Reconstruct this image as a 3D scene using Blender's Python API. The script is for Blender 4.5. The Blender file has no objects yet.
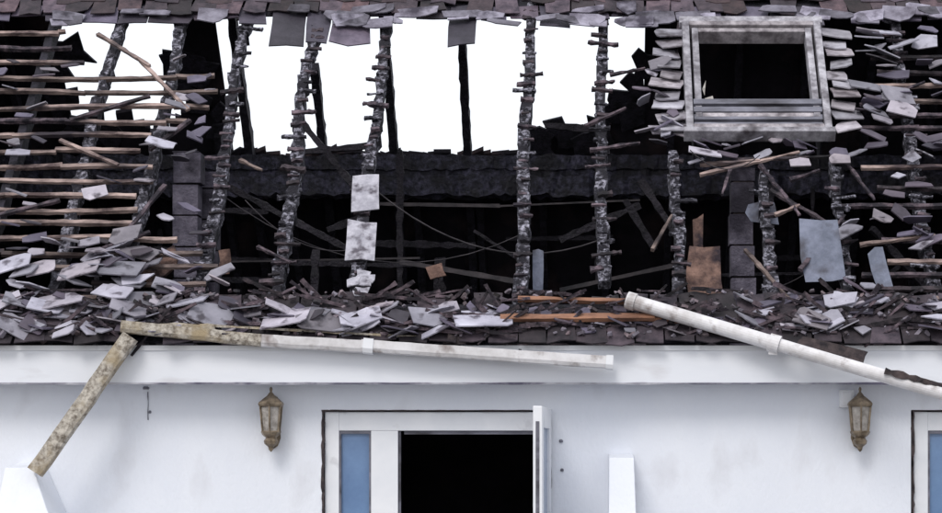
import bpy, math, random
from mathutils import Vector, Matrix, Euler
random.seed(11)
R=random.random
def U(a,b): return a+(b-a)*R()
# ---------------------------------------------------------------- camera maths (used to measure the photo on real planes)
D=16.0; HC=1.9; F=2320.0; PX=600.0; PY=461.0
Y0=-0.25; ZE=2.735; C45=math.sqrt(.5)
YR=2.75; ZR=ZE+(YR-Y0)
def W(px,py,Y=0.0):
    t=(D+Y)/F
    return Vector(((px-PX)*t, Y, HC+(PY-py)*t))
def RF(px,py,n=0.0):           # -> (u,v) on front slope
    b=(PY-py)/F; ze=ZE+n/C45
    Y=(HC+D*b-ze+Y0)/(1-b)
    z=HC+(D+Y)*b
    return ((px-PX)*(D+Y)/F, (Y-Y0)*C45+(z-ZE)*C45)
def L(u,v,n=0.0):              # front slope local -> world
    return Vector((u, Y0+v*C45-n*C45, ZE+v*C45+n*C45))
def LP(px,py,n=0.0):
    u,v=RF(px,py,n); return L(u,v,n)
def BK(px,py):                 # back slope
    b=(PY-py)/F
    Y=(ZR+YR-HC-D*b)/(1+b)
    return Vector(((px-PX)*(D+Y)/F, Y, ZR-(Y-YR)))
# ---------------------------------------------------------------- mesh builder
class MB:
    def __init__(s): s.v=[]; s.f=[]
    def add(s,vs,fs):
        o=len(s.v); s.v+= [tuple(x) for x in vs]; s.f+=[tuple(i+o for i in f) for f in fs]
    def box(s,a,b):
        x0,y0,z0=a; x1,y1,z1=b
        s.add([(x0,y0,z0),(x1,y0,z0),(x1,y1,z0),(x0,y1,z0),(x0,y0,z1),(x1,y0,z1),(x1,y1,z1),(x0,y1,z1)],
              [(0,3,2,1),(4,5,6,7),(0,1,5,4),(1,2,6,5),(2,3,7,6),(3,0,4,7)])
    def hexa(s,p):
        s.add(p,[(0,3,2,1),(4,5,6,7),(0,1,5,4),(1,2,6,5),(2,3,7,6),(3,0,4,7)])
    def rbox(s,u0,v0,n0,u1,v1,n1):   # box in roof local coords
        s.hexa([L(u0,v0,n0),L(u1,v0,n0),L(u1,v1,n0),L(u0,v1,n0),L(u0,v0,n1),L(u1,v0,n1),L(u1,v1,n1),L(u0,v1,n1)])
    def beam(s,p0,p1,w,h,jit=0.0,seg=0.07,up=None,bow=0.0,taper=1.0,k=4):
        p0=Vector(p0);p1=Vector(p1);d=p1-p0;Ln=d.length
        if Ln<1e-5:return
        d/=Ln
        up=Vector(up) if up is not None else Vector((0,0,1))
        if abs(d.dot(up))>.97: up=Vector((0,1,0))
        a=d.cross(up).normalized(); b=a.cross(d).normalized()
        n=max(1,int(Ln/seg)) if jit>0 or bow else 1
        vs=[];
        if k==4: prof=[(-.5,-.5),(.5,-.5),(.5,.5),(-.5,.5)]
        else: prof=[(.5*math.cos(2*math.pi*i/k),.5*math.sin(2*math.pi*i/k)) for i in range(k)]
        K=len(prof)
        for i in range(n+1):
            t=i/n; c=p0.lerp(p1,t)+b*(-bow*math.sin(math.pi*t))+a*U(-jit,jit)*.35*w
            tw=1+(taper-1)*t
            sw=w*tw*(1+U(-jit,jit)); sh=h*tw*(1+U(-jit,jit))
            for (x,y) in prof:
                vs.append(c+a*(x*sw+U(-jit,jit)*w*.3)+b*(y*sh+U(-jit,jit)*h*.3)+d*U(-jit,jit)*w*.3)
        fs=[]
        for i in range(n):
            for j in range(K):
                j2=(j+1)%K
                fs.append((i*K+j,i*K+j2,(i+1)*K+j2,(i+1)*K+j))
        fs.append(tuple(range(K))[::-1]); fs.append(tuple(n*K+j for j in range(K)))
        s.add(vs,fs)
    def path(s,pts,w,h,jit=0.0,seg=.07,k=6):
        for i in range(len(pts)-1): s.beam(pts[i],pts[i+1],w,h,jit,seg,k=k)
    def plate(s,c,ax,ay,sx,sy,th=.008,rag=.15,nside=None):
        ax=Vector(ax).normalized(); ay=Vector(ay); ay=(ay-ax*ay.dot(ax)).normalized(); nn=ax.cross(ay)
        base=[(-.5,-.5),(.0,-.52),(.5,-.5),(.5,.05),(.5,.5),(.05,.5),(-.5,.5),(-.5,0)]
        if nside=='q':      # broken slate: rectangle with snapped-off corners
            a_=U(.1,.6); b_=U(.1,.6); c_=U(0,.35)
            base=[(-.5,-.5),(.5-c_,-.5),(.5,-.5+c_*.6),(.5,.5-b_),(.5-a_*.5,.5-b_*.35),(.5-a_,.5),(-.5,.5-U(0,.25))]
            if R()<.5: base=[(-x,y) for x,y in base][::-1]
            if R()<.5: base=[(x,-y) for x,y in base][::-1]
            rag=.05
        elif nside:
            base=[]
            k=nside; o=U(0,6.28)
            for i in range(k):
                an=o+2*math.pi*(i+U(-.3,.3))/k; base.append((.55*math.cos(an),.55*math.sin(an)))
        pr=[(x+U(-rag,rag),y+U(-rag,rag)) for x,y in base]
        bend=U(-.04,.04)
        top=[Vector(c)+ax*(x*sx)+ay*(y*sy)+nn*(th/2+bend*x*sx) for x,y in pr]
        bot=[p-nn*th for p in top]
        K=len(pr)
        s.add(top+bot,[tuple(range(K)),tuple(range(2*K-1,K-1,-1))]+[(i,K+i,K+(i+1)%K,(i+1)%K) for i in range(K)])
    def lathe(s,c,prof,k=6,rot=0.0):
        vs=[];fs=[]
        for (r,z) in prof:
            for j in range(k):
                a=rot+2*math.pi*j/k; vs.append(Vector(c)+Vector((r*math.cos(a),r*math.sin(a),z)))
        for i in range(len(prof)-1):
            for j in range(k):
                j2=(j+1)%k; fs.append((i*k+j,i*k+j2,(i+1)*k+j2,(i+1)*k+j))
        fs.append(tuple(range(k))[::-1]); fs.append(tuple((len(prof)-1)*k+j for j in range(k)))
        s.add(vs,fs)
    def make(s,name,mat,parent=None,smooth=False,bevel=0):
        me=bpy.data.meshes.new(name); me.from_pydata(s.v,[],s.f); me.validate(); me.update()
        import bmesh
        bm=bmesh.new(); bm.from_mesh(me); bmesh.ops.recalc_face_normals(bm,faces=bm.faces); bm.to_mesh(me); bm.free()
        ob=bpy.data.objects.new(name,me); bpy.context.scene.collection.objects.link(ob)
        me.materials.append(mat)
        if parent: ob.parent=parent
        if smooth:
            for p in me.polygons:p.use_smooth=True
        if bevel:
            m=ob.modifiers.new('b','BEVEL'); m.width=bevel; m.segments=2; m.limit_method='ANGLE'
        return ob
def empty(name):
    e=bpy.data.objects.new(name,None); bpy.context.scene.collection.objects.link(e); return e
# ---------------------------------------------------------------- materials
def mat(name,c1,c2,scale=4,contrast=(.35,.65),rough=.8,bump=.3,bscale=None,island=0.0,c3=None,s3=1.0,r3=(.55,.7),stretch=(1,1,1),metal=0,detail=8,warm=0.0):
    m=bpy.data.materials.new(name); m.use_nodes=True; nt=m.node_tree; N=nt.nodes; K=nt.links
    bs=N['Principled BSDF']; bs.inputs['Roughness'].default_value=rough; bs.inputs['Metallic'].default_value=metal
    tc=N.new('ShaderNodeTexCoord'); mp=N.new('ShaderNodeMapping'); mp.inputs['Scale'].default_value=stretch
    K.new(tc.outputs['Object'],mp.inputs['Vector'])
    n1=N.new('ShaderNodeTexNoise'); n1.inputs['Scale'].default_value=scale; n1.inputs['Detail'].default_value=detail; n1.inputs['Roughness'].default_value=.65
    K.new(mp.outputs[0],n1.inputs['Vector'])
    cr=N.new('ShaderNodeValToRGB'); cr.color_ramp.elements[0].position=contrast[0]; cr.color_ramp.elements[1].position=contrast[1]
    cr.color_ramp.elements[0].color=(*c1,1); cr.color_ramp.elements[1].color=(*c2,1)
    K.new(n1.outputs['Fac'],cr.inputs['Fac']); col=cr.outputs['Color']
    if c3 is not None:
        n3=N.new('ShaderNodeTexNoise'); n3.inputs['Scale'].default_value=s3; n3.inputs['Detail'].default_value=6
        K.new(mp.outputs[0],n3.inputs['Vector'])
        r=N.new('ShaderNodeMapRange'); r.inputs[1].default_value=r3[0]; r.inputs[2].default_value=r3[1]
        K.new(n3.outputs['Fac'],r.inputs[0])
        mx=N.new('ShaderNodeMix'); mx.data_type='RGBA'; K.new(r.outputs[0],mx.inputs[0]); K.new(col,mx.inputs[6]); mx.inputs[7].default_value=(*c3,1)
        col=mx.outputs[2]
    if island>0:
        g=N.new('ShaderNodeNewGeometry'); r=N.new('ShaderNodeMapRange'); r.inputs[3].default_value=1-island; r.inputs[4].default_value=1+island
        K.new(g.outputs['Random Per Island'],r.inputs[0])
        mx=N.new('ShaderNodeMix'); mx.data_type='RGBA'; mx.blend_type='MULTIPLY'; mx.inputs[0].default_value=1
        K.new(col,mx.inputs[6]); K.new(r.outputs[0],mx.inputs[7]); col=mx.outputs[2]
        if warm>0:   # some pieces browner than others
            wn=N.new('ShaderNodeTexWhiteNoise'); wn.noise_dimensions='1D'; K.new(g.outputs['Random Per Island'],wn.inputs['W'])
            mr=N.new('ShaderNodeMapRange'); mr.inputs[1].default_value=.45; mr.inputs[2].default_value=1; mr.inputs[4].default_value=warm
            K.new(wn.outputs['Value'],mr.inputs[0])
            m2=N.new('ShaderNodeMix'); m2.data_type='RGBA'; m2.blend_type='MULTIPLY'; K.new(mr.outputs[0],m2.inputs[0]); K.new(col,m2.inputs[6]); m2.inputs[7].default_value=(1,.78,.66,1); col=m2.outputs[2]
    K.new(col,bs.inputs['Base Color'])
    if bump:
        nb=N.new('ShaderNodeTexNoise'); nb.inputs['Scale'].default_value=bscale or scale*3; nb.inputs['Detail'].default_value=6
        K.new(mp.outputs[0],nb.inputs['Vector'])
        bp=N.new('ShaderNodeBump'); bp.inputs['Strength'].default_value=bump; bp.inputs['Distance'].default_value=.02
        K.new(nb.outputs['Fac'],bp.inputs['Height']); K.new(bp.outputs[0],bs.inputs['Normal'])
    return m
M_wall=mat('white_render',(.73,.76,.83),(.79,.815,.87),scale=1.3,contrast=(.3,.6),rough=.9,bump=.2,bscale=45,c3=(.54,.54,.58),s3=2.6,r3=(.58,.85),stretch=(1,1,.55))
M_fascia=mat('painted_fascia',(.75,.775,.83),(.80,.82,.865),scale=2,rough=.6,bump=.05,bscale=20,c3=(.5,.48,.50),s3=3.5,r3=(.58,.85),stretch=(.5,1,1.6))
M_upvc=mat('white_upvc',(.74,.76,.80),(.82,.83,.86),scale=3,rough=.4,bump=.02,c3=(.36,.35,.38),s3=5,r3=(.60,.8))
M_ash=mat('ash_charred_rafter',(.008,.007,.013),(.40,.39,.47),scale=26,contrast=(.47,.66),rough=.95,bump=.9,bscale=60,c3=(.010,.009,.015),s3=7,r3=(.46,.60),detail=12)
M_char=mat('charred_timber',(.004,.004,.008),(.028,.024,.04),scale=12,contrast=(.4,.7),rough=.85,bump=.9,bscale=40)
M_char2=mat('charred_purlin',(.006,.006,.014),(.07,.066,.11),scale=18,contrast=(.44,.68),rough=.7,bump=1.0,bscale=26,c3=(.006,.005,.010),s3=5,r3=(.48,.62),detail=12)
M_black=mat('sooty_lining',(.005,.004,.009),(.020,.015,.024),scale=3,contrast=(.45,.75),rough=.95,bump=.6,bscale=12,c3=(.065,.042,.044),s3=1.9,r3=(.56,.76))
M_batten=mat('scorched_batten',(.045,.028,.028),(.36,.27,.245),scale=7,contrast=(.38,.62),rough=.85,bump=.4,bscale=40,island=.45,stretch=(.5,1,1),c3=(.02,.014,.02),s3=2.2,r3=(.54,.66))
M_batd=mat('burnt_batten',(.010,.007,.012),(.15,.11,.13),scale=9,contrast=(.44,.70),rough=.9,bump=.6,bscale=40,island=.5)
M_slate=mat('loose_slate',(.17,.165,.205),(.40,.39,.46),scale=4,contrast=(.3,.7),rough=.6,bump=.12,bscale=35,island=.5,c3=(.06,.052,.07),s3=9,r3=(.56,.68),warm=.45)
M_slated=mat('roof_slate',(.028,.024,.042),(.12,.105,.15),scale=5,contrast=(.3,.7),rough=.6,bump=.15,bscale=35,island=.65,warm=.7)
M_slatep=mat('eaves_slate',(.012,.009,.015),(.065,.048,.060),scale=9,contrast=(.35,.7),rough=.8,bump=.4,bscale=30,island=.6)
M_top=mat('ridge_course_slate',(.018,.013,.022),(.10,.074,.092),scale=9,contrast=(.35,.7),rough=.75,bump=.4,bscale=30,island=.7,warm=.9)
M_orange=mat('fresh_split_wood',(.10,.045,.03),(.40,.20,.12),scale=8,contrast=(.35,.7),rough=.8,bump=.4,stretch=(.4,1,1),c3=(.03,.02,.02),s3=3,r3=(.52,.66))
M_insul=mat('scorched_board',(.07,.04,.035),(.28,.17,.135),scale=9,contrast=(.35,.65),rough=.9,bump=.7,c3=(.02,.012,.018),s3=5,r3=(.46,.60))
M_block=mat('concrete_block',(.045,.04,.06),(.17,.155,.20),scale=8,contrast=(.35,.7),rough=.95,bump=.6,bscale=50,island=.3,c3=(.02,.017,.028),s3=3,r3=(.5,.65))
M_sheet=mat('blue_grey_sheet',(.08,.095,.14),(.19,.21,.29),scale=6,rough=.6,bump=.4,c3=(.04,.04,.06),s3=5,r3=(.50,.66))
M_gut=mat('weathered_gutter',(.50,.48,.48),(.74,.73,.75),scale=6,contrast=(.3,.6),rough=.5,bump=.15,c3=(.26,.22,.21),s3=9,r3=(.56,.72))
M_mould=mat('mouldy_gutter',(.14,.115,.09),(.52,.48,.42),scale=26,contrast=(.36,.60),rough=.8,bump=.35,c3=(.34,.27,.17),s3=5,r3=(.50,.68))
M_frame=mat('weathered_window_frame',(.15,.14,.16),(.42,.41,.45),scale=11,contrast=(.36,.62),rough=.75,bump=.2,c3=(.05,.042,.05),s3=5,r3=(.50,.68),island=.2,warm=.35)
M_lead=mat('lead_flashing',(.08,.08,.10),(.21,.21,.26),scale=9,rough=.6,bump=.3,stretch=(.4,1,1),c3=(.035,.033,.042),s3=5,r3=(.52,.68))
M_brass=mat('tarnished_brass',(.10,.075,.05),(.36,.29,.21),scale=16,contrast=(.35,.7),rough=.45,bump=.3,metal=.45)
M_soot=mat('burnt_sealant',(.01,.008,.012),(.08,.06,.06),scale=12,rough=.9,bump=.5)
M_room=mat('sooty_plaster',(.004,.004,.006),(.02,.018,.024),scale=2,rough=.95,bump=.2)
M_ground=mat('ground_gravel',(.12,.11,.10),(.26,.25,.24),scale=6,rough=.95,bump=.5)
M_pave=mat('paving',(.22,.22,.23),(.34,.33,.33),scale=3,rough=.9,bump=.3)
M_glass=mat('blue_film_glass',(.10,.17,.32),(.17,.28,.47),scale=1.6,rough=.08,bump=.02)
M_lglass=mat('frosted_lamp_glass',(.22,.20,.18),(.46,.43,.40),scale=22,rough=.2,bump=.2)
# ---------------------------------------------------------------- ground
g=MB(); g.add([(-400,-300,0),(400,-300,0),(400,600,0),(-400,600,0)],[(0,1,2,3)]); g.make('ground',M_ground)
g=MB(); g.box((-9,-2.4,-.1),(7,-.004,.10)); g.make('pavement',M_pave)
# ---------------------------------------------------------------- house
H=empty('terraced_house')
XL,XR=-7.6,5.6
zt=W(0,383,Y0).z
zd=W(0,410).z
def wx(px): return W(px,0).x
dL,dR=wx(322),wx(541)
eL=wx(911); eR=wx(911+219)
w=MB()
w.box((XL,0,0),(dL,.25,zd)); w.box((dR,0,0),(eL,.25,zd)); w.box((eR,0,0),(XR,.25,zd)); w.box((XL,0,zd),(XR,.25,zt+.12))
w.make('front_wall',M_wall,H)
w=MB(); w.box((XL,5.25,0),(XR,5.5,2.8)); w.make('rear_wall',M_wall,H)
for i,x in enumerate((XL,XR)):
    w=MB(); s=.25 if x<0 else -.25
    P=[(Y0+.25+.002,0),(5.49,0),(5.49,2.82),(YR,ZR-.12),(.002,2.82)]
    vs=[(x,y,z) for y,z in P]+[(x+s,y,z) for y,z in P]
    w.add(vs,[(0,1,2,3,4),(9,8,7,6,5)]+[(j,5+j,5+(j+1)%5,(j+1)%5) for j in range(5)])
    w.make('gable_wall',M_wall,H)
# fascia & soffit box
w=MB(); ft=ZE-.05
w.box((XL,Y0,zt),(XR,Y0+.03,ft)); w.box((XL,Y0+.03,zt+.01),(XR,-.002,zt+.03))
w.make('fascia_board',M_fascia,H,bevel=.004)
w=MB(); w.box((XL,Y0-.012,ft-.035),(XR,Y0-.001,ft-.002)); w.make('fascia_top_trim',M_upvc,H)
w=MB(); w.beam((XL,Y0-.003,zt-.004),(XR,Y0-.003,zt-.004),.008,.012,.5,.15); w.make('fascia_shade_line',mat('painted_shade',(.10,.095,.14),(.5,.5,.55),scale=2,contrast=(.42,.6)),H)  # dark strip standing in for the shadow line under the fascia
# attic floor, interior room
w=MB(); w.box((XL+.25,.02,2.46),(XR-.25,5.24,2.56)); w.make('attic_floor',M_black,H)
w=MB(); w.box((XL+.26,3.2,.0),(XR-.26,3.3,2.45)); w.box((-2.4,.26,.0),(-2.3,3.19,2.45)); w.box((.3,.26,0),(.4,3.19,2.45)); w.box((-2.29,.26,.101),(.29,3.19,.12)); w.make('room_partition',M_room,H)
# ---- back slope boards
w=MB()
def top_at(px):
    if px<58: return None
    if px<188: return 128+8*math.sin(px*.09)+U(-9,9)
    if px<216: return None
    if px<525: return 156+U(-1.5,1.5)
    if px<600: return 146-12*abs(math.sin((px-525)*.05))+U(-5,6)
    if px<646: return 122-(px-600)*1.0+U(-16,12)
    return None
px=-420.0
Yb=5.75
kk=0
while px<1230:
    st=U(4,10); kk+=1
    for_top=top_at(px)
    if for_top is None: a=Vector(((px-PX)*(D+YR)/F,YR,ZR)); 
    else: a=BK(px,for_top)
    wd=st*(D+a.y)/F
    x0,x1=a.x,a.x+wd
    if for_top is None: x0=(px-PX)*(D+3.6)/F; x1=(px+st-PX)*(D+3.6)/F
    if x0<XL: px+=st; continue
    if x1>XR: break
    x1+=.05; x0-=.02
    jz=.006*(kk%4)+U(0,.002); tl=U(-.05,.05) if for_top else 0
    w.hexa([(x0,a.y,a.z+jz),(x1,a.y+tl,a.z+jz-tl),(x1,Yb,ZR-(Yb-YR)+jz),(x0,Yb,ZR-(Yb-YR)+jz),
            (x0,a.y,a.z+.03+jz),(x1,a.y+tl,a.z+.03+jz-tl),(x1,Yb,ZR-(Yb-YR)+.03+jz),(x0,Yb,ZR-(Yb-YR)+.03+jz)])
    px+=st
w.make('rear_roof_boards',M_black,H)
# charred scraps hanging round the hole
w=MB()
def bplate(px,py,sx,sy,ns=5):
    p=BK(px,py); w.plate(p+Vector((0,-.03,-.03)),(1,U(-.2,.2),U(-.2,.2)),(0,1,-1),sx,sy,.02,.16,nside=ns)
for (x,y,s) in ((555,122,.16),(546,130,.13),(568,134,.2),(622,96,.2),(634,82,.22),(645,66,.2),(612,112,.25),(640,55,.13),(598,128,.2),(632,110,.3),(585,142,.2),(70,48,.3),(64,70,.25),(66,100,.3),(172,60,.25),(200,100,.25),(205,70,.2),(186,70,.3),(222,130,.2),(222,110,.22),(110,130,.25),(90,128,.3),(75,128,.25),(540,144,.25),(240,152,.2)):
    bplate(x,y,s,s*U(.8,1.4),random.choice([4,5,None]))
w.make('charred_felt_scraps',M_char,H)
# rear purlin + rear rafters
w=MB()
a=W(0,157,3.8); b=W(0,199,3.8)
w.beam((XL+.3,3.8,(a.z+b.z)/2),(XR-.3,3.8,(a.z+b.z)/2),.22,abs(a.z-b.z),.12,.06,k=10)
w.beam((XL+.3,3.72,b.z+.10),(XR-.3,3.72,b.z+.10),.14,.16,.22,.05)
w.beam((XL+.3,3.74,a.z-.06),(XR-.3,3.74,a.z-.06),.14,.12,.18,.05)
w.make('rear_purlin',M_char2,H)
w=MB()
for pxr,py in ((243,90),(318,90),(390,90),(465,90)):
    p=BK(pxr,py); x=p.x
    yt=YR if pxr!=318 else BK(pxr,58).y
    w.beam((x,yt,ZR-(yt-YR)-.07),(x,5.6,ZR-(5.6-YR)-.07),.065,.12,.14,.07)
for x in [XL+.5+i*.55 for i in range(24)]:
    if -3.2<x<.4 : y1=4.0
    elif -4.75<x<-3.2: y1=BK(100,125).y
    else: y1=YR
    w.beam((x,y1,ZR-(y1-YR)-.07),(x,5.6,ZR-(5.6-YR)-.07),.06,.12,.12,.12)
w.make('rear_rafters',M_char,H)
# ridge
w=MB(); w.beam((XL,YR,ZR-.11),(XR,YR,ZR-.11),.05,.2,.12,.1); w.make('ridge_board',M_char,H)
w=MB()
x=XL
while x<XR-.3:
    pr=[(-.13,-.07),(-.09,.03),(0,.075),(.09,.03),(.13,-.07)]
    vs=[(x+.004,YR+y,ZR+.02+z) for y,z in pr]+[(x+.436,YR+y,ZR+.02+z) for y,z in pr]
    w.add(vs,[(i,i+1,6+i,5+i) for i in range(4)]+[(0,1,2,3,4),(9,8,7,6,5)]); x+=.44
w.make('ridge_tiles',mat('ridge_clay',(.05,.03,.035),(.13,.075,.08),scale=6,island=.3),H)
# ---- front rafters
VT=4.17
raf=[(-330,0),(-260,0),(-190,0),(-110,0),(-25,0),(50,1),(122,1),(197,1),(275,1),(355,1),(520,1),(602,1),(680,2),(772,3),(849,4),(935,1),(1010,0),(1090,0),(1170,0),(1240,0)]
wa=MB(); wc=MB(); stub=MB(); ashst=MB()
def uof(px,py=290): return RF(px,py)[0]
GA=.172
for px,kind in raf:
    u=uof(px); v1=VT
    if kind==2: v1=RF(680,150)[1]
    if kind==3: v1=RF(772,168)[1]
    if kind==4: v1=RF(849,150)[1]
    if u<XL+.1 or u>XR-.1: continue
    v0=.22 if kind else .05
    if px==602: v0=RF(602,278)[1]
    if kind==0: wc.beam(L(u,v0,-.07),L(u,v1,-.07),.06,.12,.1,.1,up=(0,-1,1)); continue
    # crooked charred rafter in sections
    n=7; pts=[]
    for i in range(n+1):
        v=v0+(v1-v0)*i/n; pts.append(L(u+U(-.018,.018)+(.02 if px>190 and px<300 else 0)*math.sin(i),v,-.06+U(-.01,.01)))
    for i in range(n):
        wd=.082*(1-.035*i)
        (wa).beam(pts[i],pts[i+1],wd,.11,.28,.06,up=(0,-1,1))
    if px>150:
        v=v0+.1
        while v<v1-.12:
            if R()<.92:
                l=.035+abs(random.gauss(0,.045)); r=.035+abs(random.gauss(0,.045)); an=U(-.22,.22)
                if R()<.3: l*=.3
                elif R()<.3: r*=.3
                q=R(); th=U(.014,.028)
                (ashst if q<.35 else stub).beam(L(u-l,v-an*l,.008),L(u+r,v+an*r,.008),th*1.3,th,.38,.025,up=(0,-1,1),taper=U(.6,1.2))
            v+=GA*U(.45,1.05)
wa.make('charred_rafters',M_ash,H); wc.make('rafters_under_slates',M_char,H)
stub.make('batten_stubs',M_batd,H); ashst.make('ashy_batten_stubs',M_ash,H)
# ---- left battens
bl=MB(); bd=MB()
rows=[33,47,62,77,92,107,121,136,150,166,180,194,209,223,238,253,268,283,297]
ends=[60,75,185,215,222,210,190,150,140,146,150,138,142,135,180,205,215,200,235]
for y,e in zip(rows,ends):
    e2=e+U(-6,6); u1,v=RF(e2,y,.015)
    u0=-5.6
    cur=u0
    while cur<u1-.02:
        nx=min(cur+U(.6,1.6),u1)
        q=.9 if cur<-4.2 else .7
        th=U(.022,.032)
        if R()<.97: (bl if R()<q else bd).beam(L(cur,v+U(-.015,.015),.015),L(nx+.01,v+U(-.025,.025),.015),.034,th,.16,.07,up=(0,-1,1),bow=U(-.015,.02))
        cur=nx
# broken leaning battens
for a,b in (((98,34),(150,66)),((140,60),(188,110)),((60,140),(118,165)),((0,215),(60,200)),((100,250),(150,232)),((70,120),(150,96)),((150,150),(190,120)),((165,185),(120,240))):
    (bd if R()<.7 else bl).beam(LP(*a,.05),LP(*b,.07),.028,.022,.22,.06,up=(0,-1,1))
# right battens
for y in [58,72,86,100,116,128,150,168,188,206,219,240,262,275,289,300]:
    s=U(838,890) if y>110 else U(862,880)
    u0,v=RF(s,y,.015)
    if R()<.93: (bl if R()<.6 else bd).beam(L(u0,v,.015),L(3.1,v+U(-.05,.05),.015),.034,.025,.18,.07,up=(0,-1,1))
for a,b in (((585,126),(626,108)),((610,75),(645,68)),((700,175),(800,152)),((760,165),(800,215)),((790,180),(820,170)),((840,155),(875,200)),((860,105),(925,82)),((735,160),(850,156)),((775,215),(800,205)),((590,150),(640,143)),((730,170),(722,195)),((652,250),(672,215)),((800,270),(845,215)),((860,245),(935,235)),((240,160),(262,170)),((258,247),(290,262)),((335,296),(395,310)),((250,310),(300,285)),((680,10),(676,60)),((770,190),(840,230)),((745,250),(790,300)),((700,165),(760,160))):
    (bd if R()<.62 else bl).beam(LP(*a,.03),LP(*b,.05),.028,.024,.28,.045,up=(0,-1,1),taper=.6)
bl.make('roof_battens',M_batten,H); bd.make('burnt_roof_battens',M_batd,H)
# ---- slates courses
def courses(mb,u0,u1,v0,v1,prob=lambda u,v:1,sw=.24,sl=.33,rag=.02,lift=0,tw=.02):
    v=v0;k=0
    while v<v1-.01:
        u=u0+(sw/2 if k%2 else 0)
        while u<u1:
            if R()<prob(u,v):
                a=U(-tw,tw); c=L(u+sw/2,v+sl/2-.03+U(-.006,.006)*tw*60,.035+U(0,.006)+lift)
                ay=L(0,1,-.045)-L(0,0,0)
                mb.plate(c,Vector((1,a,a)),ay,sw-.008,sl,.009,rag)
            u+=sw
        v+=GA;k+=1
sl=MB()
courses(sl,XL,uof(0,20)-.28,.0,VT-.05)
courses(sl,3.05,XR-.1,.0,VT-.05)
sl.make('roof_slates',M_slated,H)
# top strip, still boarded but with broken, slipping slates
vtop=RF(0,14)[1]
w=MB(); w.rbox(uof(0,20)-.28,vtop-.02,-.012,3.1,VT+.04,-.002); w.make('ridge_boarding',M_char,H)
sl=MB()
courses(sl,uof(0,20)-.28,3.05,vtop-.02,VT-.1,lambda u,v:.75,sw=.2,rag=.08,tw=.09)
sl.make('ridge_slates',M_top,H)
s2=MB()   # hanging row at the strip's lower edge
pxx=-10.0
while pxx<950:
    wpx=U(20,46)
    yb=random.choice([17,20,22,25,28])
    if 255<pxx<340: yb=U(42,49)
    if 55<pxx<190: yb=U(34,45) if R()<.35 else 24
    if 435<pxx<470: yb=46
    u0,v0=RF(pxx,yb,.0); u1,_=RF(pxx+wpx-2,yb,.0); _,v1=RF(0,8)
    s2.plate(L((u0+u1)/2,(v0+v1)/2,.012),(1,U(-.06,.06),U(-.06,.06)),L(0,1,.0)-L(0,0,0),u1-u0,v1-v0,.01,.06)
    pxx+=wpx+(0 if R()<.8 else 6)
s2.make('hanging_top_slates',M_slated,H)
s3=MB()
for i in range(46):  # lighter broken ones along top
    p=U(190,940) if R()<.8 else U(0,190); y=U(8,24)
    s3.plate(LP(p,y,.06),(1,U(-.15,.15),U(-.15,.15)),L(0,1,U(-.1,.1))-L(0,0,0),U(.12,.36),U(.06,.18),.01,.1,nside='q')
s3.make('broken_top_slates',mat('pale_top_slate',(.08,.07,.095),(.29,.275,.34),scale=6,island=.65,bump=.15,c3=(.03,.025,.04),s3=5,r3=(.52,.66)),H)
# eaves courses
s4=MB(); courses(s4,uof(0,20)-.4,3.1,-.06,.16,lambda u,v:.97 if v<.1 else .8,sw=.2,rag=.06,tw=.05); s4.make('eaves_slates',M_slatep,H)
w=MB(); w.rbox(-5.6,.33,-.12,3.1,.38,-.03); w.rbox(-5.6,-.0,-.05,3.1,.33,-.03); w.make('eaves_boarding',M_char,H)
w=MB(); w.beam(LP(500,318,.09),LP(655,317,.09),.05,.03,.12,.1,up=(0,-1,1)); w.beam(LP(518,299,.07),LP(640,302,.07),.03,.03,.2,.08,up=(0,-1,1)); w.beam(LP(640,318,.08),LP(700,322,.08),.03,.025,.15,.1,up=(0,-1,1)); w.make('split_eaves_board',M_orange,H)
# ---- interior clutter
w=MB()
def pier(mb,pl,pr,ytop,Y,zb=2.56):
    x0=W(pl,0,Y).x; x1=W(pr,0,Y).x; zt_=W(0,ytop,Y).z; z=zb; k=0
    while z<zt_:
        h=min(.235,zt_-z); j=U(-.012,.012)
        mb.box((x0+j,Y+U(0,.02),z),(x1+j+U(-.01,.01),Y+.2,z+h-.012)); z+=h; k+=1
        if h<.1:break
pier(w,731,755,166,1.12); pier(w,173,199,150,1.25); pier(w,199,216,170,1.55)
w.make('block_piers',M_block,H,bevel=.012)
w=MB(); w.box((W(733,0,1.2).x,1.15,2.56),(W(753,0,1.2).x,1.3,W(0,170,1.2).z)); w.box((W(176,0,1.3).x,1.3,2.56),(W(196,0,1.3).x,1.4,W(0,155,1.3).z)); w.make('pier_mortar',M_soot,H)
w=MB()
for i in range(46):
    Y=U(1.6,4.6); x=U(-5,2.8); z=U(2.7,min(4.3,ZR-(Y-YR)-.2) if Y>2.75 else 3.6)
    ln=U(.2,1.0); an=random.choice([0,0,math.pi/2,U(-1,1)])
    p=Vector((x,Y,z)); d=Vector((math.cos(an),U(-.3,.3),math.sin(an)))*ln/2
    if (p+d).z>4.2: continue
    w.beam(p-d,p+d,U(.02,.06),U(.02,.06),.35,.06)
for a,b,Y in (((215,180),(350,250),1.8),((300,120),(365,200),2.2),((625,200),(655,250),1.9),((560,240),(640,205),2.5),((400,150),(400,300),3.2),((640,180),(680,240),1.4),((545,125),(600,130),2.9),((300,152),(380,145),2.6),((316,250),(314,310),.9)):
    w.beam(W(*a,Y),W(*b,Y),.05,.05,.25,.06)
w.make('collapsed_timbers',mat('deep_char',(.004,.003,.007),(.018,.014,.024),scale=12,contrast=(.4,.7),bump=.9,bscale=40),H)
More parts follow.
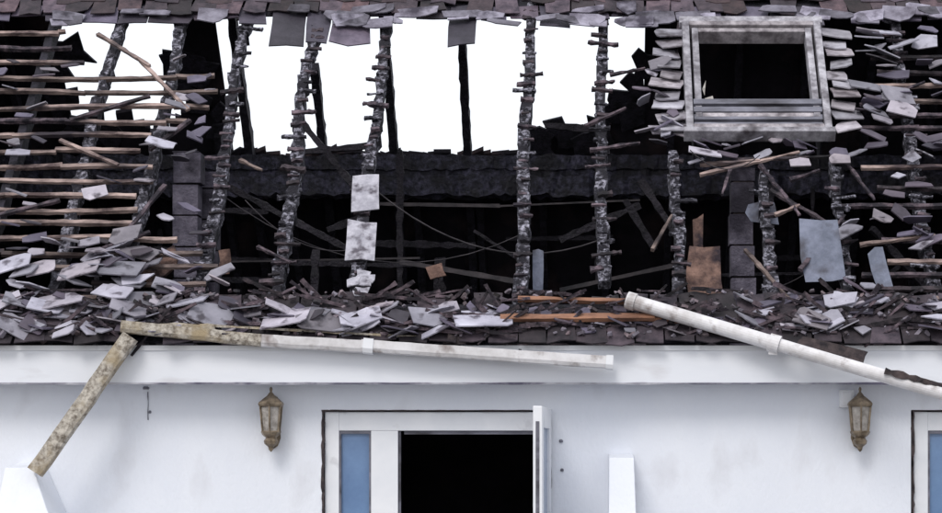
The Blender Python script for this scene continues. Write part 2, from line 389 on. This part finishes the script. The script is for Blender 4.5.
# rubble heaps lying on the attic floor
w=MB()
for i in range(260):
    x=U(-5,2.9); Y=U(.6,4.6); z=2.56+U(0,.12)+.5*max(0,math.sin(x*2.3+Y))*U(0,1)
    w.plate((x,Y,z),(1,U(-1,1),U(-1,1)),(U(-1,1),1,U(-1,1)),U(.1,.35),U(.08,.3),.03,.12,nside=random.choice([4,5,6]))
w.make('charred_rubble',mat('charred_rubble',(.005,.004,.008),(.07,.05,.06),scale=5,contrast=(.4,.75),island=.7,bump=.8,rough=.95,warm=.8),H)
w=MB()
for a,b,Y,th in (((380,204),(500,206),3.2,.03),((500,206),(640,200),3.2,.015),((215,262),(420,258),3.0,.015),((400,262),(520,282),2.4,.04),((560,290),(690,262),2.6,.03)):
    w.beam(W(*a,Y),W(*b,Y),th,th,.15,.1)
w.make('sooted_pipes',mat('sooted_pipe',(.012,.012,.016),(.06,.05,.056),scale=6),H)
w=MB()
def wire(a,b,Ya,Yb_,sag,th=.008):
    p0=W(*a,Ya);p1=W(*b,Yb_); pts=[]
    for i in range(13):
        t=i/12; p=p0.lerp(p1,t); p.z-=sag*4*t*(1-t); pts.append(p)
    w.path(pts,th,th,k=5)
wire((215,190),(520,235),1.0,1.2,.35); wire((375,190),(600,240),1.0,1.0,.25,.012); wire((245,200),(350,250),.9,.9,.12); wire((690,150),(760,155),.8,.8,.12); wire((760,290),(850,230),.5,.5,.1)
w.make('dangling_cables',mat('cable',(.012,.010,.014),(.055,.048,.055),scale=8),H)
# hanging pieces
w=MB()
w.plate(LP(705,277,-.12),(1,.05,0),(0,.25,1),.23,.42,.02,.12); w.plate(LP(436,272,-.9),(1,.05,.3),(0,.2,1),.12,.10,.02,.12)
w.plate(LP(160,265,-.1),(1,.05,.6),(0,.6,1),.26,.22,.02,.12); w.plate(LP(225,262,-.5),(1,.05,0),(0,.2,1),.08,.16,.02,.14); w.plate(LP(698,245,-.3),(1,.1,0),(0,.2,1),.08,.4,.02,.1)
w.make('hanging_scorched_board',M_insul,H)
w=MB()
w.plate(LP(822,248,.08),(1,.0,.15),(-.1,.35,1),.27,.45,.008,.10); w.plate(LP(538,271,-.25),(1,0,0),(0,.1,1),.075,.30,.01,.04); w.plate(LP(762,213,-.1),(1,0,0),(0,.1,1),.2,.15,.01,.12); w.plate(LP(880,270,.05),(1,0,.2),(.2,.35,1),.10,.35,.008,.14)
w.make('hanging_blue_grey_sheet',M_sheet,H)
w=MB()
w.plate(LP(366,193,.06),(1,0,.06),(0,.7,1),.20,.33,.008,.05); w.plate(LP(361,240,.06),(1,0,-.03),(0,.7,1),.22,.35,.008,.05)
for i in range(5):
    w.plate(LP(U(350,372),U(275,292),.05),(1,0,U(-.2,.2)),(0,.9,1),.10,.08,.01,.12)
w.make('stranded_slates',mat('pale_slate',(.28,.275,.32),(.50,.49,.55),scale=12,c3=(.09,.08,.10),s3=11,r3=(.52,.66),bump=.25),H)
# ---------------------------------------------------------------- slate debris (one mass object)
d=MB(); dd=MB()
def scatter(n,x0,x1,y0,y1,s0,s1,tilt=.35,dark=.25,n0=.03,n1=.10):
    for i in range(n):
        p=U(x0,x1); y=U(y0,y1); nn=U(n0,n1)
        c=LP(p,y,nn)
        ax=Vector((1,U(-tilt,tilt),U(-tilt,tilt)*1.3)); ay=Vector((U(-.5,.5),1,U(-.1,1.1)+U(-tilt,tilt)))
        (dd if R()<dark else d).plate(c,ax,ay,U(s0,s1)*1.1,U(s0,s1)*.75,.009,.12,nside=random.choice(['q','q','q',4,5]))
scatter(36,0,225,248,300,.10,.24,.4,.30); scatter(58,0,235,296,330,.10,.25,.4,.38)
scatter(38,235,500,306,333,.10,.25,.4,.38)
scatter(12,0,130,238,262,.1,.2,.4,.2)
scatter(28,500,745,305,332,.06,.15,.4,.85); scatter(40,745,945,298,330,.09,.22,.4,.5)
scatter(26,0,210,60,235,.06,.15,.4,.5); scatter(10,165,215,55,160,.08,.18,.5,.7); scatter(28,865,945,15,120,.10,.24,.4,.4); scatter(26,840,945,125,290,.08,.2,.5,.45)
scatter(18,640,690,60,150,.08,.18,.4,.5); scatter(16,690,840,140,165,.06,.16,.4,.6)
for (x,y,s) in ((18,152,.16),(95,193,.16),(160,143,.2),(125,235,.2),(15,262,.22),(40,268,.2),(78,270,.27),(120,268,.27),(285,318,.30),(318,320,.28),(362,318,.26),(482,318,.36),(430,318,.24),(60,300,.28),(20,300,.2),(45,306,.22),(210,315,.26),(800,162,.14),(898,95,.22),(903,108,.2),(840,300,.2),(812,318,.22),(705,152,.22)):
    d.plate(LP(x,y,.10),(1,U(-.3,.3),U(-.3,.3)),(U(-.3,.3),.8,U(.3,1)),s*1.1,s*.8,.009,.12,nside='q')
od=d.make('slate_debris',M_slate); o2=dd.make('dark_slates',M_slated); o2.parent=od
st=MB()
for i in range(190):
    p=U(0,942); y=U(290,332); c=LP(p,y,U(.03,.10)); an=random.gauss(0,.4); l=U(.04,.22)
    dv=Vector((math.cos(an),U(-.2,.2),math.sin(an)))*l
    st.beam(c-dv,c+dv,U(.012,.03),U(.012,.028),.35,.04)
o3=st.make('charred_sticks',M_batd); o3.parent=od
cr=MB()
for i in range(560):   # crumbs of char and slate
    p=U(0,942); y=U(290,336); c=LP(p,y,U(.04,.08)); s=U(.015,.055)
    cr.plate(c,(1,U(-1,1),U(-1,1)),(U(-1,1),1,U(-1,1)),s,s,s*.4,.15,nside=random.choice([4,5]))
o4=cr.make('rubble_crumbs',mat('crumbs',(.025,.02,.03),(.22,.20,.24),scale=3,island=.9,bump=.3,warm=.8)); o4.parent=od
# ---------------------------------------------------------------- roof window
Wn=empty('roof_window')
ul,_=RF(686,138); ur,_=RF(834,138); vb=RF(0,140)[1]; vt=RF(0,33)[1]
ul+=.0; ur-=.02
def fr(mb,u0,v0,u1,v1,t,n0,n1,tb=None):
    tb=tb or t
    mb.rbox(u0,v0,n0,u0+t,v1,n1); mb.rbox(u1-t,v0,n0,u1,v1,n1); mb.rbox(u0+t,v0,n0,u1-t,v0+tb,n1-.002); mb.rbox(u0+t,v1-t,n0,u1-t,v1,n1-.002)
w=MB(); fr(w,ul,vb,ur,vt,.055,-.02,.12,.05); w.make('outer_frame',M_frame,Wn,bevel=.006)
w=MB(); fr(w,ul+.075,vb+.16,ur-.075,vt-.07,.05,-.02,.10); w.make('sash',M_frame,Wn,bevel=.005)
w=MB(); vv=RF(0,110)[1]
for k in range(4):
    v0=vb+.05+k*(vv-vb-.05)/4
    w.rbox(ul+.06,v0,.03+.01*k,ur-.06,v0+(vv-vb-.05)/4-.02,.085+.012*k)
w.make('bottom_flashing',M_lead,Wn,bevel=.004)
w=MB(); w.rbox(ul-.02,vb-.06,.03,ur+.02,vb-.005,.13); w.rbox(ul-.02,vt+.005,.02,ur+.02,vt+.09,.10); w.make('cover_strips',M_frame,Wn,bevel=.005)
w=MB()
for k in range(10):
    v=vb+.02+k*.132
    for s in (-1,1):
        uu=ul-.11 if s<0 else ur+.11
        w.plate(L(uu+U(-.03,.03),v+.06+U(-.015,.015),.06+U(0,.02)),(1,U(-.2,.2),U(-.2,.2)),L(0,1,-.3)-L(0,0,0),U(.14,.25),.18,.010,.05,nside='q' if R()<.35 else None)
w.make('side_slates',mat('side_slate',(.15,.14,.17),(.42,.41,.46),scale=5,rough=.65,bump=.12,island=.35,c3=(.06,.05,.06),s3=6,r3=(.55,.7),warm=.4),Wn)
w=MB()
w.plate(L(ul+.19,vb+.42,.03),(1,0,0),(0,.7,.7),.10,.20,.006,.12,nside=4); w.plate(L(ur-.18,vb+.35,.03),(1,0,0),(0,.7,.7),.09,.12,.006,.12,nside=3)
w.plate(L(ul+.16,vb+.6,.03),(1,0,0),(0,.7,.7),.05,.2,.006,.12,nside=3)
w.make('glass_shards',M_lglass,Wn)
w=MB(); w.rbox(ul+.06,vb+.05,-.30,ul+.075,vt-.06,-.02); w.rbox(ur-.075,vb+.05,-.30,ur-.06,vt-.06,-.02); w.make('reveal_lining',M_char,Wn)
# ---------------------------------------------------------------- doors
def door(name,fl,leaf):
    E=empty(name); yf=.03
    def X(p): return W(p+fl,0,yf).x
    top=W(0,412,yf).z
    w=MB()
    w.box((X(3),yf,.1),(X(17),yf+.07,top)); w.box((X(213),yf,.1),(X(219),yf+.07,top)); w.box((X(17),yf+.001,top-.13),(X(213),yf+.07,top-.001))
    w.box((X(49),yf+.001,.1),(X(76),yf+.07,top-.131)); w.box((X(17),yf+.001,.1),(X(49),yf+.07,.28))
    w.make('frame',M_upvc,E,bevel=.004)
    w=MB(); fr_=(X(17),X(49))
    w.box((fr_[0]+.001,yf+.01,.28),(fr_[0]+.014,yf+.06,top-.132)); w.box((fr_[1]-.014,yf+.01,.28),(fr_[1]-.001,yf+.06,top-.132)); w.box((fr_[0]+.014,yf+.01,top-.15),(fr_[1]-.014,yf+.06,top-.132))
    w.make('glazing_bead',M_lead,E)
    w=MB(); w.box((fr_[0]+.01,yf+.035,.29),(fr_[1]-.01,yf+.045,top-.14)); w.make('sidelight_glass',M_glass,E)
    w=MB(); w.box((X(82),yf+.02,top-.155),(X(212),yf+.06,top-.1315)); w.box((X(76)+.002,yf+.02,.1),(X(78.5),yf+.065,top-.1315)); w.make('inner_rebate',M_lead,E)
    w=MB()
    w.beam((X(1.5),.004,.1),(X(1.5),.004,top+.01),.016,.02,.6,.04); w.beam((X(0),.003,top+.008),(X(208),.003,top+.008),.010,.008,.6,.05)
    w.make('burnt_seal',M_soot,E)
    if leaf:
        hx=X(221); hp=Vector((hx,-.02,0))
        Wd=.86
        dirv=Vector((-.05,-1,0)).normalized(); nv=Vector((1,-.05,0)).normalized()
        def Q(a,t,z): return hp+dirv*a+nv*t+Vector((0,0,z))
        def bx(a0,a1,t0,t1,z0,z1): w.hexa([Q(a0,t0,z0),Q(a1,t0,z0),Q(a1,t1,z0),Q(a0,t1,z0),Q(a0,t0,z1),Q(a1,t0,z1),Q(a1,t1,z1),Q(a0,t1,z1)])
        zt2=top+.02
        w=MB()
        bx(0,.14,0,.06,.13,zt2); bx(Wd-.14,Wd,0,.06,.13,zt2); bx(.14,Wd-.14,0.001,.059,zt2-.14,zt2-.001); bx(.14,Wd-.14,.001,.059,.131,.9)
        w.make('door_leaf',M_upvc,E,bevel=.005)
        w=MB(); bx(.14,Wd-.14,.02,.04,.9,zt2-.14); w.make('door_glass',M_glass,E)
        w=MB(); bx(Wd-.001,Wd+.004,.018,.042,.3,zt2-.1); bx(Wd-.09,Wd-.06,-.05,-.001,1.05,1.18); bx(Wd-.2,Wd-.06,-.065,-.05,1.1,1.125); w.make('lock_strip_and_handle',M_lead,E)
        w=MB(); w.beam((X(228),-.01,1.2),(X(227.5),-.01,top-.05),.02,.02,.5,.05); w.make('sooty_edge',M_soot,E)
    else:
        w=MB(); w.box((X(80),yf+.01,.12),(X(211),yf+.06,top-.14)); w.make('door_leaf',M_upvc,E,bevel=.004)
        w=MB(); w.box((X(98),yf+.002,1.0),(X(193),yf+.0095,top-.3)); w.make('door_glass',M_glass,E)
    return E
door('open_front_door',322,True); door('closed_front_door',911,False)
# ---------------------------------------------------------------- lanterns
def lantern(px,py):
    E=empty('wall_lantern'); c=W(px,py,-.13)
    t=(D-.13)/F
    def z(y): return (418-y)*t
    c=W(px,418,-.13)
    w=MB()
    w.lathe(c,[(.004,z(387)),(.012,z(389)),(.008,z(392)),(.02,z(394)),(.03,z(396)),(.05,z(398)),(.085,z(402)),(.095,z(404)),(.09,z(406)),(.078,z(407))],6,.52)
    w.lathe(c,[(.062,z(431)),(.07,z(432)),(.06,z(435)),(.035,z(438)),(.05,z(441)),(.045,z(444)),(.02,z(447)),(.015,z(450)),(.003,z(452))],8)
    for j in range(6):
        a=.52+2*math.pi*j/6
        w.beam(c+Vector((.080*math.cos(a),.080*math.sin(a),z(406))),c+Vector((.062*math.cos(a),.062*math.sin(a),z(432))),.014,.014,k=5)
    w.path([c+Vector((0,.0,z(444))),c+Vector((0,.05,z(449))),c+Vector((0,.09,z(446))),c+Vector((0,.12,z(438)))],.022,.022,k=8)
    w.path([c+Vector((.0,.05,z(402))),c+Vector((0,.09,z(396))),c+Vector((0,.125,z(400)))],.014,.014,k=8)
    w.make('lantern_body',M_brass,E)
    w=MB(); q=c+Vector((0,.12,0))
    pr=[(0,z(394)),(.03,z(397)),(.04,z(405)),(.028,z(415)),(.045,z(428)),(.05,z(438)),(.03,z(446)),(0,z(449))]
    ring=[(x,zz) for x,zz in pr]+[(-x,zz) for x,zz in pr[::-1][1:-1]]
    vs=[q+Vector((x,-.012,zz)) for x,zz in ring]+[q+Vector((x,.009,zz)) for x,zz in ring]; K=len(ring)
    w.add(vs,[tuple(range(K)),tuple(range(2*K-1,K-1,-1))]+[(i,K+i,K+(i+1)%K,(i+1)%K) for i in range(K)]); w.make('wall_plate',M_brass,E)
    w=MB(); w.lathe(c,[(.072,z(407)),(.055,z(431))],6,.52); w.make('lantern_glass',M_lglass,E)
lantern(271,0); lantern(860,0)
# ---------------------------------------------------------------- fallen gutters
def channel(mb,p0,p1,w_,h_,jit=0.0,seg=.1,th=.006,taper=1.0,roll=0.0):
    p0=Vector(p0);p1=Vector(p1);dv=(p1-p0).normalized(); a=dv.cross(Vector((0,0,1)))
    a.normalize(); b=a.cross(dv).normalized()
    if roll: q=Matrix.Rotation(roll,3,dv); a=q@a; b=q@b
    outer=[(-.5,.5),(-.5,-.15),(-.38,-.42),(-.15,-.5),(.15,-.5),(.38,-.42),(.5,-.15),(.5,.5)]
    inner=[(x*(1-2*th/w_),y*(1-2*th/h_)+(.0)) for x,y in outer]; inner[0]=(inner[0][0],.5); inner[-1]=(inner[-1][0],.5)
    ring=outer+inner[::-1]; K=len(ring); n=max(1,int((p1-p0).length/seg)); vs=[]
    for i in range(n+1):
        t=i/n; c=p0.lerp(p1,t)+b*U(-jit,jit)+a*U(-jit,jit); s=1+(taper-1)*t
        vs+=[c+a*x*w_*s+b*y*h_*s for x,y in ring]
    fs=[]
    for i in range(n):
        for j in range(K): fs.append((i*K+j,i*K+(j+1)%K,(i+1)*K+(j+1)%K,(i+1)*K+j))
    m=len(outer)
    for o in (0,n*K):
        for j in range(m-1): fs.append((o+j,o+j+1,o+K-2-j,o+K-1-j))
    mb.add(vs,fs)
G=empty('fallen_gutter')
Yg=-.33
w=MB(); channel(w,W(122,327,Yg),W(262,341,Yg),.10,.085,.003); channel(w,W(131,337,Yg-.02),W(36,473,Yg-.12),.10,.105,.004,roll=.2); w.make('mouldy_length',M_mould,G)
w=MB(); channel(w,W(262,341,Yg),W(368,347,Yg),.10,.085,.002); channel(w,W(362,346,Yg-.004),W(612,363,Yg-.06),.105,.085,.002); 
w.make('clean_length',M_gut,G)
w=MB(); channel(w,W(364,346,Yg-.002),W(374,347,Yg-.004),.122,.105); channel(w,W(606,362.5,Yg-.06),W(613,363,Yg-.06),.118,.098); w.make('union_bracket',M_upvc,G)
w=MB(); w.beam(W(150,326,Yg+.02),W(215,327,Yg),.03,.04,.2,.05); w.beam(W(200,325,Yg),W(470,340,Yg+.04),.015,.015,.3,.08); w.make('gutter_lip_debris',M_mould,G)
for (x,y) in ((210,334),(420,349),(520,356)):
    w=MB(); w.beam(W(x,y,Yg+.055),W(x,y-9,Y0-.0),.02,.012); w.make('hook',M_lead,G)
G=empty('fallen_downpipe')
pa=W(627,300,-.22); pb=W(975,403,-.66)
def hollow(mb,p0,p1,r,th=.006,k=20,seg=.25,jit=0):
    p0=Vector(p0);p1=Vector(p1);dv=(p1-p0).normalized(); a=dv.cross(Vector((0,0,1))).normalized(); b=a.cross(dv)
    n=max(1,int((p1-p0).length/seg)); vs=[]
    for rr in (r,r-th):
        for i in range(n+1):
            c=p0.lerp(p1,i/n)
            for j in range(k):
                an=2*math.pi*j/k; vs.append(c+a*rr*math.cos(an)+b*rr*math.sin(an))
    fs=[];o=(n+1)*k
    for q in (0,o):
        for i in range(n):
            for j in range(k): fs.append((q+i*k+j,q+i*k+(j+1)%k,q+(i+1)*k+(j+1)%k,q+(i+1)*k+j))
    for e in (0,n*k):
        for j in range(k): fs.append((e+j,e+(j+1)%k,o+e+(j+1)%k,o+e+j))
    mb.add(vs,fs)
w=MB(); hollow(w,pa,pa.lerp(pb,.44),.05); hollow(w,pa.lerp(pb,.42),pb,.045); w.make('pipe',M_gut,G,smooth=False)
w=MB(); hollow(w,pa,pa.lerp(pb,.025),.06,.01); hollow(w,pa.lerp(pb,.415),pa.lerp(pb,.445),.062,.012); w.beam(pa.lerp(pb,.43)+Vector((0,0,.05)),pa.lerp(pb,.43)+Vector((-.01,0,-.075)),.06,.02); w.make('socket_collars',M_gut,G)
sd=MB()
sd.plate(W(830,349,-.42),(1,0,-.25),(0,.1,1),.42,.08,.02,.12); sd.beam(W(885,371,-.60),W(950,388,-.64),.03,.035,.4,.04); sd.beam(W(448,338,-.3),W(466,342,-.3),.05,.05,.4,.03); sd.plate(W(455,340,-.29),(1,0,0),(0,.1,1),.12,.07,.02,.2,nside=6)
o=sd.make('charred_shards',M_soot); o.parent=od
# ---------------------------------------------------------------- white buttress walls
def butt(name,px0,px1,ytop,flareL,flareR,Y):
    a=W(px0,ytop,Y); b=W(px1,ytop,Y); zt_=a.z
    w=MB(); h=zt_; Yf=Y-.55
    w.hexa([(a.x-flareL*h,Yf-.25,0),(b.x+flareR*h,Yf-.25,0),(b.x+flareR*h,-.003,0),(a.x-flareL*h,-.003,0),(a.x,Y,zt_),(b.x,Y,zt_),(b.x,-.003,zt_+.03),(a.x,-.003,zt_+.03)])
    w.make(name,M_wall,None,bevel=.006)
butt('white_buttress_wall',5,33,468,.10,.44,-.35)
butt('white_buttress_wall',609,634,458,.01,.03,-.35)
# ---------------------------------------------------------------- wall details
w=MB()
for (x,y,r) in ((146,388,.02),(561,441,.012),(562,470,.01),(150,412,.008)):
    w.lathe(W(x,y,-.004),[(r,-.01),(r*1.2,0),(r*.7,.01)],6)
w.beam(W(148,392,-.003),W(148,420,-.003),.006,.006,.5,.03); w.make('wall_fixings',M_lead,H)
w=MB(); p=W(846,399,0); w.box((p.x-.05,-.05,p.z-.06),(p.x+.05,-.001,p.z+.06)); w.box((p.x-.035,-.058,p.z-.045),(p.x+.035,-.0505,p.z+.045)); w.make('junction_box',M_upvc,H,bevel=.008)
# ---------------------------------------------------------------- world, sun, camera
sc=bpy.context.scene
wd=bpy.data.worlds.new('World'); sc.world=wd; wd.use_nodes=True; nt=wd.node_tree; N=nt.nodes; K=nt.links
bg=N['Background']; sky=N.new('ShaderNodeTexSky'); sky.sky_type='NISHITA'; sky.sun_disc=False
el=math.radians(46); az=math.radians(200)
sky.sun_elevation=el; sky.sun_rotation=az; sky.dust_density=4; sky.air_density=1
hs=N.new('ShaderNodeMix'); hs.data_type='RGBA'; hs.inputs[0].default_value=.85; hs.inputs[7].default_value=(9.2,9.4,9.9,1)
K.new(sky.outputs[0],hs.inputs[6]); K.new(hs.outputs[2],bg.inputs[0]); bg.inputs[1].default_value=.13
sl_=bpy.data.lights.new('sun','SUN'); sl_.energy=1.35; sl_.angle=math.radians(22); sl_.color=(1,.97,.93)
so=bpy.data.objects.new('sun',sl_); sc.collection.objects.link(so)
dirs=Vector((math.sin(az)*math.cos(el),math.cos(az)*math.cos(el),math.sin(el)))
so.rotation_euler=dirs.to_track_quat('Z','Y').to_euler()
cam=bpy.data.cameras.new('camera'); co=bpy.data.objects.new('camera',cam); sc.collection.objects.link(co)
co.location=(0,-D,HC); co.rotation_euler=(math.pi/2,0,0)
cam.sensor_width=36; cam.lens=36*F/942; cam.shift_x=-(PX-471)/942; cam.shift_y=(PY-256.5)/942; cam.clip_end=2000
sc.camera=co
sc.view_settings.view_transform='Standard'; sc.view_settings.look='None'; sc.view_settings.exposure=0
